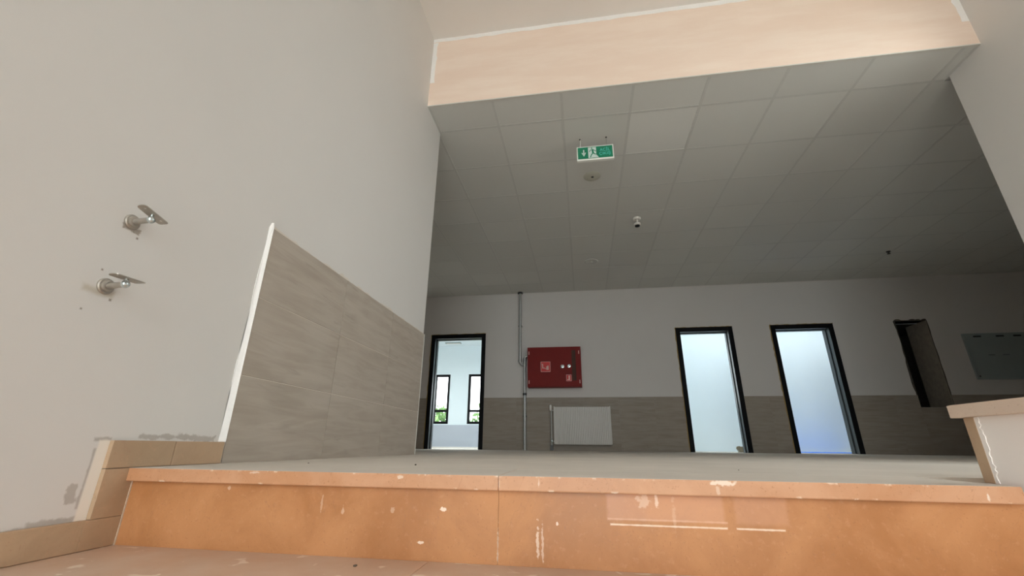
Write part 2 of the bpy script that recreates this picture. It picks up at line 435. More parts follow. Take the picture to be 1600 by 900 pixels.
# rear wall of the stairwell, with an unseen big window added behind the photographer for daylight
WX0, WX1, WZ0, WZ1 = -1.1, 1.35, -1.7, 3.3
wall_holes('wall_stair_rear', 'wall', 'X', XL-.2, XR+.2, ML-.2, ZU+.2, YR-.2, YR, [(WX0, WX1, WZ0, WZ1)])
def window(n, axis, u0, u1, z0, z1, t, transoms=(), mull=(), fw_=.05, dep=.07):
    e = struct(empty('window_%d' % n), 'window with black frame')
    bm = bmesh.new()
    def b(a0, a1, c0, c1):
        if axis == 'X': bx(bm, a0, a1, t-dep/2, t+dep/2, c0, c1, .004)
        else: bx(bm, t-dep/2, t+dep/2, a0, a1, c0, c1, .004)
    b(u0, u0+fw_, z0, z1); b(u1-fw_, u1, z0, z1); b(u0+fw_, u1-fw_, z0, z0+fw_); b(u0+fw_, u1-fw_, z1-fw_, z1)
    for z in transoms: b(u0+fw_, u1-fw_, z-fw_/2, z+fw_/2)
    for u in mull: b(u-fw_/2, u+fw_/2, z0+fw_, z1-fw_)
    obj('window_frame', bm, 'black', e)
    us = [u0+fw_/2]+list(mull)+[u1-fw_/2]; zs = [z0+fw_/2]+list(transoms)+[z1-fw_/2]
    for a, c in zip(us, us[1:]):
        for p, q in zip(zs, zs[1:]):
            if axis == 'X': box('pane', 'glass', a, c, t-.002, t+.002, p, q, e)
            else: box('pane', 'glass', t-.002, t+.002, a, c, p, q, e)
    return e
window(1, 'X', WX0, WX1, WZ0, WZ1, YR-.1, (-.6, 1.2), (.12,))  # unseen rear window, added for daylight
window(11, 'Y', *FILL_WIN_L, XL-.1, (.2,), (-2.4,))
window(10, 'Y', *FILL_WIN_R, XR+.1, (), ())
portal('portal_stair', ((WX0+WX1)/2, YR-.21, (WZ0+WZ1)/2), (math.radians(90), 0, 0), WX1-WX0, WZ1-WZ0)

# back wall of the corridor: three doorways and an unfinished recess
NX0, NX1, NZ0, NZ1 = 5.262, 5.735, .70, 2.11
wb = wall_holes('wall_back', 'wall_cor', 'X', XW, XE, 0, 3.05, YB, YB+WT, [(a, b, -.01, 2.1) for a, b in DOORS]+[(NX0, NX1, NZ0, NZ1)])
# recess: a broken opening, with a deep shaft added to keep its rear dark
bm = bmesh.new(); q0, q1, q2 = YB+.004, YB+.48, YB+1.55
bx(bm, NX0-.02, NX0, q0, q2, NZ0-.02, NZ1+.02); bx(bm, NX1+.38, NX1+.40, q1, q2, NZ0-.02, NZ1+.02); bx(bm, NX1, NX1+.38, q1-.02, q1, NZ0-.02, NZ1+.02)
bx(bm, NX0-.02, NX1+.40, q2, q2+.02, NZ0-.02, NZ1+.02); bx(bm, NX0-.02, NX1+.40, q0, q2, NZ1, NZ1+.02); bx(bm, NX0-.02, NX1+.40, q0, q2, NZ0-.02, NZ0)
obj('recess_and_added_shaft', bm, 'rough', wb)
box('lit_recess_cheek', 'cheek', NX1-.012, NX1+.001, YB+.002, q1-.001, NZ0, NZ1, wb)  # side strip coloured lighter to stand in for light on this jamb
def ragged(p, q, out, n=18, amp=.028):
    bm = bmesh.new(); a = []; b = []
    for i in range(n+1):
        x = p[0]+(q[0]-p[0])*i/n; z = p[1]+(q[1]-p[1])*i/n; j = random.uniform(.004, amp)
        a.append((x-out[0]*.004, z-out[1]*.004)); b.append((x+out[0]*j, z+out[1]*j))
    prism_xz(bm, a+b[::-1], YB-.0012, YB+.02); return obj('broken_edge', bm, 'rough', wb)
ragged((NX0, NZ0), (NX0, NZ1), (-1, 0)); ragged((NX0-.01, NZ1), (NX1, NZ1), (0, 1))
ragged((NX1, NZ0), (NX1, NZ1), (1, 0), 16, .012)

# rooms behind the doorways
wins = [(-5.36, -4.90), (-4.30, -3.83), (-3.27, -2.80), (-2.24, -1.77), (-1.21, -.74)]  # first and last two are unseen, added for more light
w1 = wall_holes('wall_room_far', 'room', 'X', XW, -.2, 0, 3.05, YF1, YF1+.2, [(a, b, .64, 2.04) for a, b in wins])
box('dado_panel', 'room_dado', XW, -.2, YF1-.012, YF1, 0, .615, w1)
box('floor_edge', 'plastic', XW, -.2, YF1-.03, YF1-.012, 0, .03, w1)
for i, (a, b) in enumerate(wins):
    window(2+i, 'X', a, b, .64, 2.04, YF1+.03, (1.0,), (), .068)
portal('portal_room_one', (-3.05, YF1+.21, 1.34), (math.radians(-90), 0, 0), 4.7, 1.4)
struct(box('wall_room_partition', 'room', -.4, -.2, YB+WT, YF1+.2, 0, 3.05))
slab_holes('ceiling_rooms', 'room', ZC, ZC+.1, XW, XE, YB+WT, YF1+.2, ROOF_FILL)
wall_holes('wall_room_side', 'room', 'X', -.2, XE+.2, 0, 3.05, YF2, YF2+.2, [(-.05, 1.7, .9, 2.6)])
window(7, 'X', -.05, 1.7, .9, 2.6, YF2+.1, (), (.82,))  # unseen window added to light the second room
portal('portal_room_two', (.82, YF2+.21, 1.75), (math.radians(-90), 0, 0), 1.75, 1.7)
struct(box('wall_east', 'room', XE, XE+.2, YE2-.2, YF2+.2, 0, 3.1))
for n, (a, b, c, d) in enumerate(ROOF_FILL):
    e = struct(empty('window_%d' % (8+n)), 'added roof window lighting the rooms')
    bm = bmesh.new()
    bx(bm, a-.02, a, c-.02, d+.02, ZC-.002, 3.25); bx(bm, b, b+.02, c-.02, d+.02, ZC-.002, 3.25); bx(bm, a, b, c-.02, c, ZC-.002, 3.25); bx(bm, a, b, d, d+.02, ZC-.002, 3.25)
    obj('window_frame', bm, 'plastic', e)
    box('pane', 'glass', a, b, c, d, 3.215, 3.22, e)
    portal('portal_roof_%d' % n, ((a+b)/2, (c+d)/2, 3.26), (0, 0, 0), b-a, d-c)
bm = bmesh.new(); bx(bm, XW, -.4, YB+WT, YB+WT+.004, 2.1, ZC); bx(bm, -.2, XE, YB+WT, YB+WT+.004, 2.1, ZC)
for a, b in [(XW, DOORS[0][0]), (DOORS[0][1], -.4), (-.2, DOORS[1][0]), (DOORS[1][1], DOORS[2][0]), (DOORS[2][1], NX0-.03), (NX1+.03, XE)]: bx(bm, a, b, YB+WT, YB+WT+.004, 0, 2.1)
obj('room_face', bm, 'room', wb)

# ------------------------------------------------------------------ tiled ceiling of the corridor
ceil = struct(empty('ceiling'), 'suspended ceiling of square mineral tiles')
xs = [-.061+.6*k for k in range(-9, 16)]; ys = [YBM+.004]+[3.208+.6*k for k in range(8)]+[YB]
cache = {}
for i in range(len(xs)-1):
    for j in range(len(ys)-1):
        x0, x1, y0, y1 = xs[i]+.011, xs[i+1]-.011, ys[j]+.011, ys[j+1]-.011
        if j == 0 and (x1 < XL or x0 > XR): continue
        if y1 < YE and x0 < XL: x0 = XL+.001
        if y1 < YE and x1 > XR: x1 = XR-.001
        pale = abs(xs[i]-.539) < .01 and j == 1
        key = (round(x1-x0, 3), round(y1-y0, 3), pale)
        if key not in cache:
            bm = bmesh.new(); w, d = (x1-x0)/2, (y1-y0)/2; bx(bm, -w, w, -d, d, 0, .012)
            cache[key] = mesh('ceiling_tile', bm); cache[key].materials.append(M['ctile_pale' if pale else 'ctile'])
        obj('ceiling_tile', cache[key], None, ceil, ((x0+x1)/2, (y0+y1)/2, ZC+.0018+random.uniform(-.0006, .0006)))
for x in xs: 
    y0 = YBM+.004 if XL < x < XR else YE
    box('grid_bar', 'grid', x-.012, x+.012, y0, YB, ZC, ZC+.03, ceil)
for y in ys[1:-1]: box('grid_bar', 'grid', XL if y < YE else XW, XR if y < YE else XE, y-.012, y+.012, ZC+.0004, ZC+.028, ceil)
box('edge_angle', 'grid', XR, XE, YE2-.001, 3.2, ZC-.0004, ZC+.02, ceil); box('edge_angle', 'grid', XR-.02, XR, YBM+.004, YE2, ZC-.0006, ZC+.02, ceil); box('edge_angle', 'grid', XL, XL+.02, YBM+.004, YE, ZC-.0006, ZC+.02, ceil)
box('edge_angle', 'grid', XW, XE, YB-.022, YB, ZC-.0006, ZC+.02, ceil)

# ------------------------------------------------------------------ wall tiles
def tile(parent, axis, u0, u1, z0, z1, face, out):
    g = .0014
    k = (axis, round(u1-u0, 3), round(z1-z0, 3))
    if k not in cache:
        bm = bmesh.new(); w, h = (u1-u0)/2-g, (z1-z0)/2-g
        if axis == 'X': bx(bm, -w, w, -.010, 0, -h, h, .0012)
        else: bx(bm, 0, .010, -w, w, -h, h, .0012)
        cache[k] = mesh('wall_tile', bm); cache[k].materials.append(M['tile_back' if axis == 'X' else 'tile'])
    j = random.uniform(0, .0012)
    loc = ((u0+u1)/2, face+j, (z0+z1)/2) if axis == 'X' else (face-j, (u0+u1)/2, (z0+z1)/2)
    return obj('wall_tile', cache[k], None, parent, loc)
TY0 = 1.412
for c in range(3):
    for r in range(3):
        tile(wl, 'Y', TY0+.605*c, TY0+.605*(c+1), .302*r, .302*(r+1), XL-.001, 1)
box('grout_bed', 'grout', XL-.001, XL+.0066, TY0, YE-.002, 0, .905, wl)
box('edge_profile', 'alu', XL, XL+.0105, YE-.0045, YE+.001, 0, .906, wl)
# ragged filler along the top of the tiles and the white band beside them
bm = bmesh.new(); a, b = [], []
for i in range(61):
    y = TY0+i*(YE-TY0)/60; a.append((y, .902)); b.append((y, .906+max(0, random.gauss(.006, .006))))
P = a+b[::-1]; v0 = [bm.verts.new((XL-.001, y, z)) for y, z in P]; v1 = [bm.verts.new((XL+.006, y, z)) for y, z in P]
bm.faces.new(v0); bm.faces.new(v1[::-1])
for i in range(len(P)): bm.faces.new((v0[i], v1[i], v1[(i+1) % len(P)], v0[(i+1) % len(P)]))
obj('tile_mortar', bm, 'grout', wl)
bm = bmesh.new(); P = [(TY0-.024, .07)]
for i in range(13): P.append((TY0-.024+.003*math.sin(i*1.3)+.008*i/12, .07+i*.0695))
P.append((TY0-.006, .928))
for i in range(13): P.append((TY0-.001, .91-i*.07))
v0 = [bm.verts.new((XL-.001, y, z)) for y, z in P]; v1 = [bm.verts.new((XL+(.0105 if i > 13 else .0015), y, z)) for i, (y, z) in enumerate(P)]
bm.faces.new(v0); bmesh.ops.triangulate(bm, faces=[bm.faces.new(v1[::-1])])
for i in range(len(P)): bm.faces.new((v0[i], v1[i], v1[(i+1) % len(P)], v0[(i+1) % len(P)]))
obj('filler_band', bm, 'caulk', wl)

trim = struct(empty('trim_1'), 'greige tile dado along the corridor wall')
def dado(x0, x1, clip=None, phase=0.):
    edges = [x0]; x = x0+phase if phase else x0+.6
    while x < x1-.03: edges.append(x); x += .6
    edges.append(x1)
    for a, b in zip(edges, edges[1:]):
        for r in range(3):
            z0, z1 = .297*r, .297*(r+1)
            if clip and z1 > clip: z1 = clip
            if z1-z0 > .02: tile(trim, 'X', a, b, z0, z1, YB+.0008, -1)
dado(XW, DOORS[0][0]-.004); dado(DOORS[0][1]+.004, DOORS[1][0]-.004); dado(DOORS[1][1]+.004, DOORS[2][0]-.004, phase=.38)
dado(DOORS[2][1]+.004, NX0-.006); dado(NX0-.006, NX1+.006, NZ0-.004); dado(NX1+.006, XE)
bm = bmesh.new()
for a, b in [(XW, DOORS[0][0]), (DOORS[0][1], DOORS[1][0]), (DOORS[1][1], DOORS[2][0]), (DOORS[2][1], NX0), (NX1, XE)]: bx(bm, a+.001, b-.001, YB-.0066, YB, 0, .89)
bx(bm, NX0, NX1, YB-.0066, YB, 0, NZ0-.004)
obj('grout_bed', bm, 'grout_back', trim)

# ------------------------------------------------------------------ skirting on the stair wall
SK = XL+.012
sk = struct(empty('baseboard_left'), 'dusty limestone skirting stepping up with the stairs')
def skirt(y0, y1, z0, z1): box('skirting_slab', 'skirt', XL-.004, SK, y0, y1, z0, z1, sk, .0015)
skirt(1.028, 1.215, 0.001, .070); skirt(1.2165, TY0-.006, .001, .0695)
skirt(1.028, YN+.0205, RZ+.07, -.0005)
box('seam_filler', 'mortar', SK-.002, SK+.0015, YN+.0165, YN+.0206, RZ, -.033, sk)
skirt(1.018, YN+.018, RZ+.001, RZ+.0695)
for k in range(1, NSTEP):
    y = YN-.30*k; z = RZ*k
    skirt(y-.06, y+.226, z+.001, z+.07)
    skirt(y-.06, y+.002, z+RZ+.07, z-.001)

# ------------------------------------------------------------------ parapet between the flights
pw = struct(box('wall_parapet', 'parapet', .876, 1.03, YN-.3*NSTEP+.3, 1.190, ML-.1, .139), 'low white parapet beside the steps')
box('coping', 'cap', .860, 1.046, YN-.3*NSTEP+.3, 1.212, .138, .167, pw, .002)
box('end_slab', 'skirt', .8735, 1.032, 1.166, 1.194, .0, .138, pw, .001)
# chipped filler along the end slab and under the step
bm = bmesh.new(); a, b = [], []
for i in range(25):
    z = .137*i/24; a.append((1.168, z)); b.append((1.160-random.uniform(0, .007), z))
P = a+b[::-1]; v0 = [bm.verts.new((.877, y, z)) for y, z in P]; v1 = [bm.verts.new((.8742, y, z)) for y, z in P]
bm.faces.new(v0); bm.faces.new(v1[::-1])
for i in range(len(P)): bm.faces.new((v0[i], v1[i], v1[(i+1) % len(P)], v0[(i+1) % len(P)]))
obj('filler_band', bm, 'parapet', pw)

# ------------------------------------------------------------------ door frames
for n, (a, b) in enumerate(DOORS):
    d = struct(empty('door_%d' % (n+1)), 'empty doorway with black metal frame')
    fwid, y0, y1 = .078, YB-.014, YB+WT+.014
    def casing(p, q, horizontal=False):
        bm = bmesh.new()
        (x0, x1, z0, z1) = (p, q, 0, 2.1) if not horizontal else (a+fwid, b-fwid, 2.1-fwid, 2.1)
        bx(bm, x0, x1, y0, y1, z0, z1, .003)
        o = obj('frame_head' if horizontal else 'frame_post', bm, 'black', d); o.data.materials.append(M['jamb'])
        for f in o.data.polygons:
            if abs(f.normal.y) < .5 and f.area > .02: f.material_index = 1
    casing(a+.001, a+fwid); casing(b-fwid, b-.001); casing(0, 0, True)
    # stop rebate
    bm = bmesh.new()
    bx(bm, a+fwid, a+fwid+.014, YB+.09, YB+.15, 0, 2.1-fwid); bx(bm, b-fwid-.014, b-fwid, YB+.09, YB+.15, 0, 2.1-fwid); bx(bm, a+fwid+.014, b-fwid-.014, YB+.09, YB+.15, 2.1-fwid-.014, 2.1-fwid)
    obj('frame_stop', bm, 'jamb', d)
    bm = bmesh.new(); P1, P2 = [], []
    for i in range(41):
        z = 2.1*i/40; P1.append((a+.003, z)); P2.append((a-.004-random.uniform(0, .012), z))
    prism_xz(bm, P1+P2[::-1], YB-.013, YB)
    P1 = [(a-.004+i*(b-a+.008)/24, 2.098) for i in range(25)]; P2 = [(x, 2.103+random.uniform(0, .009)) for x, z in P1]
    prism_xz(bm, P1+P2[::-1], YB-.012, YB)
    obj('foam_bead', bm, 'foam', d)

# ------------------------------------------------------------------ riser pipe
pp = thing('steel_pipe', 'grey steel water pipe running from ceiling past red cabinet to floor', 'pipe', (-1.0, YB-.05, 0))
PY = YB-.055; k = PY/YB
bm = bmesh.new(); arc = [(-1.108+.07*(1-math.cos(t)), PY, 1.54-.07*math.sin(t)) for t in [i*math.pi/16 for i in range(9)]]
tube(bm, [(-1.108, PY, ZC+.01), (-1.108, PY, 1.56)]+arc+[(-1.018, PY, 1.47)], .0265); obj('drop_pipe', bm, 'galv', pp, smooth=True)
bm = bmesh.new(); arc = [(-1.02+.05*(1-math.cos(t)), PY, 1.58+.05*math.sin(t)) for t in [i*math.pi/16 for i in range(9)]]
tube(bm, [(-1.02, PY, 0), (-1.02, PY, 1.56)]+arc+[(-.957, PY, 1.63)], .0255); obj('standpipe', bm, 'galv', pp, smooth=True)
for nm, x, z0, z1, r, mt in [('coupling', -1.02, .925, .965, .036, 'dark_steel'), ('elbow', -1.02, 1.53, 1.60, .034, 'galv'), ('tee', -1.02, 1.44, 1.50, .034, 'galv'), ('coupling', -1.108, 1.53, 1.57, .033, 'galv'), ('ceiling_flange', -1.108, ZC-.03, ZC+.002, .05, 'dark_steel'), ('floor_collar', -1.02, 0, .02, .036, 'galv')]:
    bm = bmesh.new(); lathe(bm, [(r*.9, z0), (r, z0+.004), (r, z1-.004), (r*.9, z1)], 'Z', 20, (x, PY, 0)); obj(nm, bm, mt, pp, smooth=True)
box('pipe_clip', 'dark_steel', -1.14, -1.076, PY-.01, YB+.001, 2.2, 2.225, pp); box('pipe_clip', 'dark_steel', -1.05, -.99, PY-.01, YB-.008, .55, .575, pp)

# ------------------------------------------------------------------ fire hose cabinet
CY = YB-.19
fc = thing('fire_hose_cabinet', 'dark red metal fire hose cabinet mounted on the corridor wall', 'cabinet', (-.47, YB, 1.05))
cx0, cx1, cz0, cz1 = -.955, .008, 1.054, 1.768
box('body', 'red', cx0, cx1, CY+.012, YB-.0005, cz0, cz1, fc, .004)
dr = box('door', 'red', cx0+.012, cx1-.006, CY, CY+.0125, cz0+.012, cz1-.012, fc, .003)
def sheet(nm, mat, x0, x1, z0, z1, par, y=None, d=.003):
    return box(nm, mat, x0, x1, (CY if y is None else y)-d, (CY if y is None else y)+.0005, z0, z1, par)
s1 = sheet('hose_reel_sticker', 'pict', -.712, -.540, 1.318, 1.500, fc)
sheet('sticker_field', 'red_bright', -.706, -.546, 1.324, 1.494, s1, CY-.0028, .001)
bm = bmesh.new()
for r in [(-.685, -.668, 1.385, 1.455), (-.685, -.640, 1.378, 1.392), (-.64, -.60, 1.370, 1.380), (-.612, -.570, 1.352, 1.415), (-.592, -.572, 1.40, 1.43), (-.69, -.676, 1.44, 1.462)]: bx(bm, r[0], r[1], CY-.0052, CY-.0036, r[2], r[3])
obj('hose_pictogram', bm, 'pict', s1)
s2 = sheet('extinguisher_sticker', 'pict', -.262, -.172, 1.150, 1.262, fc)
sheet('sticker_field', 'red_bright', -.257, -.177, 1.155, 1.257, s2, CY-.0028, .001)
bm = bmesh.new(); bx(bm, -.222, -.198, CY-.0052, CY-.0036, 1.172, 1.245); bx(bm, -.245, -.198, CY-.0052, CY-.0036, 1.168, 1.180); obj('extinguisher_pictogram', bm, 'pict', s2)
for x, z in ((-.325, 1.408), (-.206, 1.415)):
    bm = bmesh.new(); lathe(bm, [(.034, 0), (.034, .006), (.027, .010), (.016, .010), (.014, .004), (0, .004)], 'Y', 22, (x, CY+.001, z))
    for v in bm.verts: pass
    lk = obj('lock', bm, 'zinc', fc, smooth=True)
    bm = bmesh.new(); bx(bm, x-.018, x+.018, CY-.013, CY-.002, z-.005, z+.005)
    bmesh.ops.rotate(bm, verts=bm.verts, cent=(x, CY, z), matrix=Matrix.Rotation(math.radians(-30 if x > -.3 else 10), 3, 'Y')); obj('key_bar', bm, 'dark_steel', lk)
sheet('glazed_slot', 'strip', -.155, -.085, 1.16, 1.70, fc, None, .002)
for x in (cx0+.03, cx1-.035):
    for z in (1.14, 1.66): sheet('hinge_tab', 'pict', x-.006, x+.006, z-.03, z+.03, fc, None, .004)

# ------------------------------------------------------------------ radiator
RX0, RX1, RZ0, RZ1 = -.492, .455, .100, .715
RY = YB-.115
rd = thing('panel_radiator', 'white ribbed panel radiator under the red cabinet', 'radiator', (-.02, YB-.06, .1))
bm = bmesh.new(); N = 30; pts = []
for i in range(N):
    w = (RX1-RX0-.06)/N; x = RX0+.03+i*w
    pts += [(x, RY+.016), (x+w*.24, RY+.016), (x+w*.34, RY), (x+w*.9, RY), (x+w, RY+.016)]
pts = [(RX0, RY+.004), (RX0+.028, RY+.004)]+pts+[(RX1-.028, RY+.004), (RX1, RY+.004)]
for (xa, ya), (xb, yb) in zip(pts, pts[1:]):
    if xb-xa < 1e-5: continue
    q = [bm.verts.new(p) for p in ((xa, ya, RZ0), (xb, yb, RZ0), (xb, yb, RZ1), (xa, ya, RZ1))]; bm.faces.new(q)
bmesh.ops.remove_doubles(bm, verts=bm.verts, dist=1e-5)
bx(bm, RX0, RX1, RY+.017, RY+.024, RZ0, RZ1)
obj('front_panel', bm, 'white_enamel', rd)
box('rear_panel', 'white_enamel', RX0+.01, RX1-.01, YB-.045, YB-.03, RZ0+.01, RZ1-.01, rd)
box('side_cover', 'white_enamel', RX1, RX1+.012, RY+.004, YB-.02, RZ0+.005, RZ1+.012, rd, .002)
box('side_cover', 'white_enamel', RX0-.012, RX0, RY+.004, YB-.02, RZ0+.005, RZ1+.012, rd, .002)
bm = bmesh.new()
for i in range(20): bx(bm, RX0+.02+i*.047, RX0+.05+i*.047, RY+.022, YB-.045, RZ1-.012, RZ1+.004)
obj('top_grille', bm, 'white_enamel', rd)
for x in (RX0+.15, RX1-.19): box('wall_hanger', 'dark_steel', x, x+.04, YB-.031, YB-.009, .2, .66, rd)
VX = RX0-.058; VY = YB-.06
bm = bmesh.new(); tube(bm, [(VX, VY, .0), (VX, VY, .70)], .010); tube(bm, [(VX, VY, .66), (RX0-.005, VY, .66)], .009); tube(bm, [(VX, VY, .15), (RX0-.005, VY, .15)], .009); obj('supply_pipe', bm, 'galv', rd, smooth=True)
bm = bmesh.new(); lathe(bm, [(.014, .66), (.022, .68), (.024, .73), (.02, .755), (0, .758)], 'Z', 16, (VX-.012, VY, 0)); obj('thermostat_head', bm, 'plastic', rd, smooth=True)
bm = bmesh.new(); lathe(bm, [(.016, .13), (.022, .14), (.022, .17), (.014, .185)], 'Z', 16, (VX, VY, 0)); obj('return_valve', bm, 'zinc', rd, smooth=True)
box('pipe_shroud', 'dark_steel', VX-.028, VX+.022, VY-.02, VY+.03, 0, .085, rd, .004)

# ------------------------------------------------------------------ electrical cover at the right
ep = thing('switchboard_cover', 'flat grey sheet metal switchboard cover on the dark corridor wall', 'panel', (6.9, YB, 1.12))
box('plate', 'panel', 6.16, 7.55, YB-.03, YB+.001, 1.12, 1.858, ep, .003)
for x in (6.30, 6.62, 6.86, 7.2): box('slot', 'blackp', x, x+.11, YB-.0315, YB-.0295, 1.795, 1.818, ep)
for x in (6.42, 6.62): box('slot', 'blackp', x, x+.09, YB-.0312, YB-.0295, 1.50, 1.507, ep)
for x in (6.2, 7.5):
    bm = bmesh.new(); lathe(bm, [(.012, 0), (.012, .003), (.006, .005), (0, .005)], 'Y', 12, (x, YB-.0295, 1.17)); obj('screw', bm, 'dark_steel', ep)

# ------------------------------------------------------------------ exit sign
SX0, SX1, SZ0, SZ1, SY = .054, .402, 2.634, 2.794, 3.49
es = thing('exit_sign', 'green emergency exit sign hanging from the tiled ceiling by two wires', 'sign', ((SX0+SX1)/2, SY, SZ0))
sb = box('sign_frame', 'alu', SX0, SX1, SY, SY+.03, SZ0, SZ1, es, .003)
gx0, gx1, gz0, gz1 = SX0+.010, SX1-.010, SZ0+.018, SZ1-.010
box('sign_face', 'sgreen', gx0, gx1, SY-.001, SY+.002, gz0, gz1, es)
gw, gh = gx1-gx0, gz1-gz0
def gp(u, v): return (gx0+u*gw, gz0+v*gh)
def mark(nm, mat, polys, y):
    bm = bmesh.new()
    for i, P in enumerate(polys): prism_xz(bm, [gp(*p) for p in P], y-i*.00007, y+.0012-i*.00007)
    return obj(nm, bm, mat, es)
mark('arrow', 'swhite', [[(.155, .78), (.190, .78), (.190, .42), (.155, .42)], [(.105, .52), (.172, .20), (.240, .52), (.215, .55), (.172, .36), (.13, .55)]], SY-.0018)
mark('doorway_symbol', 'swhite', [[(.30, .04), (.53, .04), (.53, .95), (.30, .95)], [(.53, .04), (.60, .04), (.53, .30)]], SY-.0018)
def limb(p, q, w):
    d = Vector((q[0]-p[0], (q[1]-p[1])*gh/gw)); n_ = Vector((-d.y, d.x)).normalized()*w
    k_ = gw/gh
    return [(p[0]+n_.x, p[1]+n_.y*k_), (q[0]+n_.x, q[1]+n_.y*k_), (q[0]-n_.x, q[1]-n_.y*k_), (p[0]-n_.x, p[1]-n_.y*k_)]
hd = [(.405+.022*math.cos(t), .87+.022*gw/gh*math.sin(t)*.9) for t in [i*math.pi/6 for i in range(12)]]
mark('running_figure', 'sgreen', [hd, limb((.425, .78), (.44, .42), .026), limb((.43, .75), (.36, .70), .010), limb((.36, .70), (.335, .56), .010), limb((.43, .74), (.49, .66), .010), limb((.49, .66), (.52, .58), .010),
     limb((.44, .45), (.39, .30), .015), limb((.39, .30), (.355, .08), .013), limb((.44, .45), (.50, .33), .015), limb((.50, .33), (.56, .30), .011)], SY-.0026)
def lettering(body, u0, u1, v0, v1):
    cu = bpy.data.curves.new('lettering', 'FONT'); cu.body = body; cu.size = 1; cu.extrude = .01
    o = bpy.data.objects.new('tmp', cu); COL.objects.link(o); bpy.context.view_layer.update()
    me = bpy.data.meshes.new_from_object(o.evaluated_get(bpy.context.evaluated_depsgraph_get())); bpy.data.objects.remove(o)
    xs_ = [v.co.x for v in me.vertices]; X0, X1 = min(xs_), max(xs_)
    (a, b), (c, d) = gp(u0, v0), gp(u1, v1)
    cap = .70
    for v in me.vertices:
        x, y, z = v.co; v.co = (a+(x-X0)/(X1-X0)*(c-a), SY-.0012-z*.06, b+y/cap*(d-b))
    me.materials.clear(); me.materials.append(M['steal']); me.name = 'lettering'
    return obj('lettering', me, None, es)
lettering('ACİL', .635, .925, .56, .80); lettering('ÇIKIŞ', .615, .94, .24, .47)
bm = bmesh.new(); tube(bm, [(.091, SY+.015, ZC+.004), (.094, SY+.013, 2.85), (.088, SY+.015, SZ1-.002)], .0028, 8); obj('hanging_wire', bm, 'alu', es, smooth=True)
bm = bmesh.new(); tube(bm, [(.343, SY+.015, ZC+.004), (.343, SY+.015, SZ1-.002)], .0018, 8); obj('hanging_wire', bm, 'galv', es, smooth=True)
for x in (.091, .343):
    bm = bmesh.new(); lathe(bm, [(.008, ZC-.006), (.009, ZC), (.009, ZC+.006)], 'Z', 10, (x, SY+.015, 0)); obj('ceiling_hook', bm, 'dark_steel', es)

# ------------------------------------------------------------------ ceiling fittings
cl = thing('ceiling_disc', 'round yellowed flush ceiling fitting with a dark centre hole, behind the exit sign', 'ceiling fitting', (.218, 4.135, ZC))
bm = bmesh.new(); lathe(bm, [(.092, ZC+.006), (.094, ZC-.002), (.085, ZC-.009), (.03, ZC-.013), (0, ZC-.013)], 'Z', 36, (.218, 4.135, 0)); obj('cover', bm, 'disc', cl, smooth=True)
bm = bmesh.new(); lathe(bm, [(.015, ZC-.012), (.015, ZC-.0145), (0, ZC-.0145)], 'Z', 16, (.222, 4.135, 0)); obj('centre_hole', bm, 'blackp', cl)
c2 = thing('ceiling_disc', 'grey round flush ceiling fitting near the corridor back wall', 'ceiling fitting', (.246, 6.525, ZC))
bm = bmesh.new(); lathe(bm, [(.11, ZC+.006), (.11, ZC-.004), (.10, ZC-.009), (.085, ZC-.006), (0, ZC-.006)], 'Z', 36, (.246, 6.525, 0)); obj('cover', bm, 'ctile', c2, smooth=True)
bm = bmesh.new(); lathe(bm, [(.02, ZC-.005), (.02, ZC-.014), (0, ZC-.014)], 'Z', 16, (.246, 6.525, 0)); obj('nozzle', bm, 'grid', c2)
sd = thing('ceiling_detector', 'small white detector with a black lens dropping from the ceiling tiles', 'detector', (.815, 5.17, ZC))
bm = bmesh.new(); lathe(bm, [(.046, ZC+.006), (.048, ZC-.010), (.042, ZC-.024), (.018, ZC-.026)], 'Z', 28, (.815, 5.17, 0)); obj('base', bm, 'plastic', sd, smooth=True)
bm = bmesh.new(); lathe(bm, [(.009, ZC-.02), (.009, ZC-.078)], 'Z', 16, (.815, 5.17, 0)); obj('neck', bm, 'plastic', sd, smooth=True)
bm = bmesh.new(); lathe(bm, [(.02, ZC-.072), (.042, ZC-.080), (.043, ZC-.104), (.034, ZC-.110)], 'Z', 28, (.812, 5.165, 0)); obj('head', bm, 'plastic', sd, smooth=True)
bm = bmesh.new(); lathe(bm, [(.033, ZC-.108), (.031, ZC-.124), (.015, ZC-.132), (0, ZC-.133)], 'Z', 22, (.812, 5.165, 0)); obj('lens', bm, 'blackp', sd, smooth=True)
sk2 = thing('ceiling_sprinkler', 'tiny dark ceiling nozzle in the darkest corner of the tiles', 'nozzle', (4.69, 6.74, ZC))
bm = bmesh.new(); lathe(bm, [(.03, ZC+.006), (.03, ZC-.004), (.012, ZC-.008), (.012, ZC-.03), (.022, ZC-.034), (.022, ZC-.038), (0, ZC-.038)], 'Z', 16, (4.69, 6.74, 0)); obj('nozzle', bm, 'dark_steel', sk2, smooth=True)
rl = thing('room_lamp', 'slim dark lamp on the ceiling of the bright room', 'lamp', (-3.66, 11.94, ZC))
box('housing', 'panel', -3.89, -3.43, 11.88, 12.0, ZC-.03, ZC+.001, rl, .004); box('diffuser', 'plastic', -3.87, -3.45, 11.9, 11.98, ZC-.034, ZC-.029, rl)

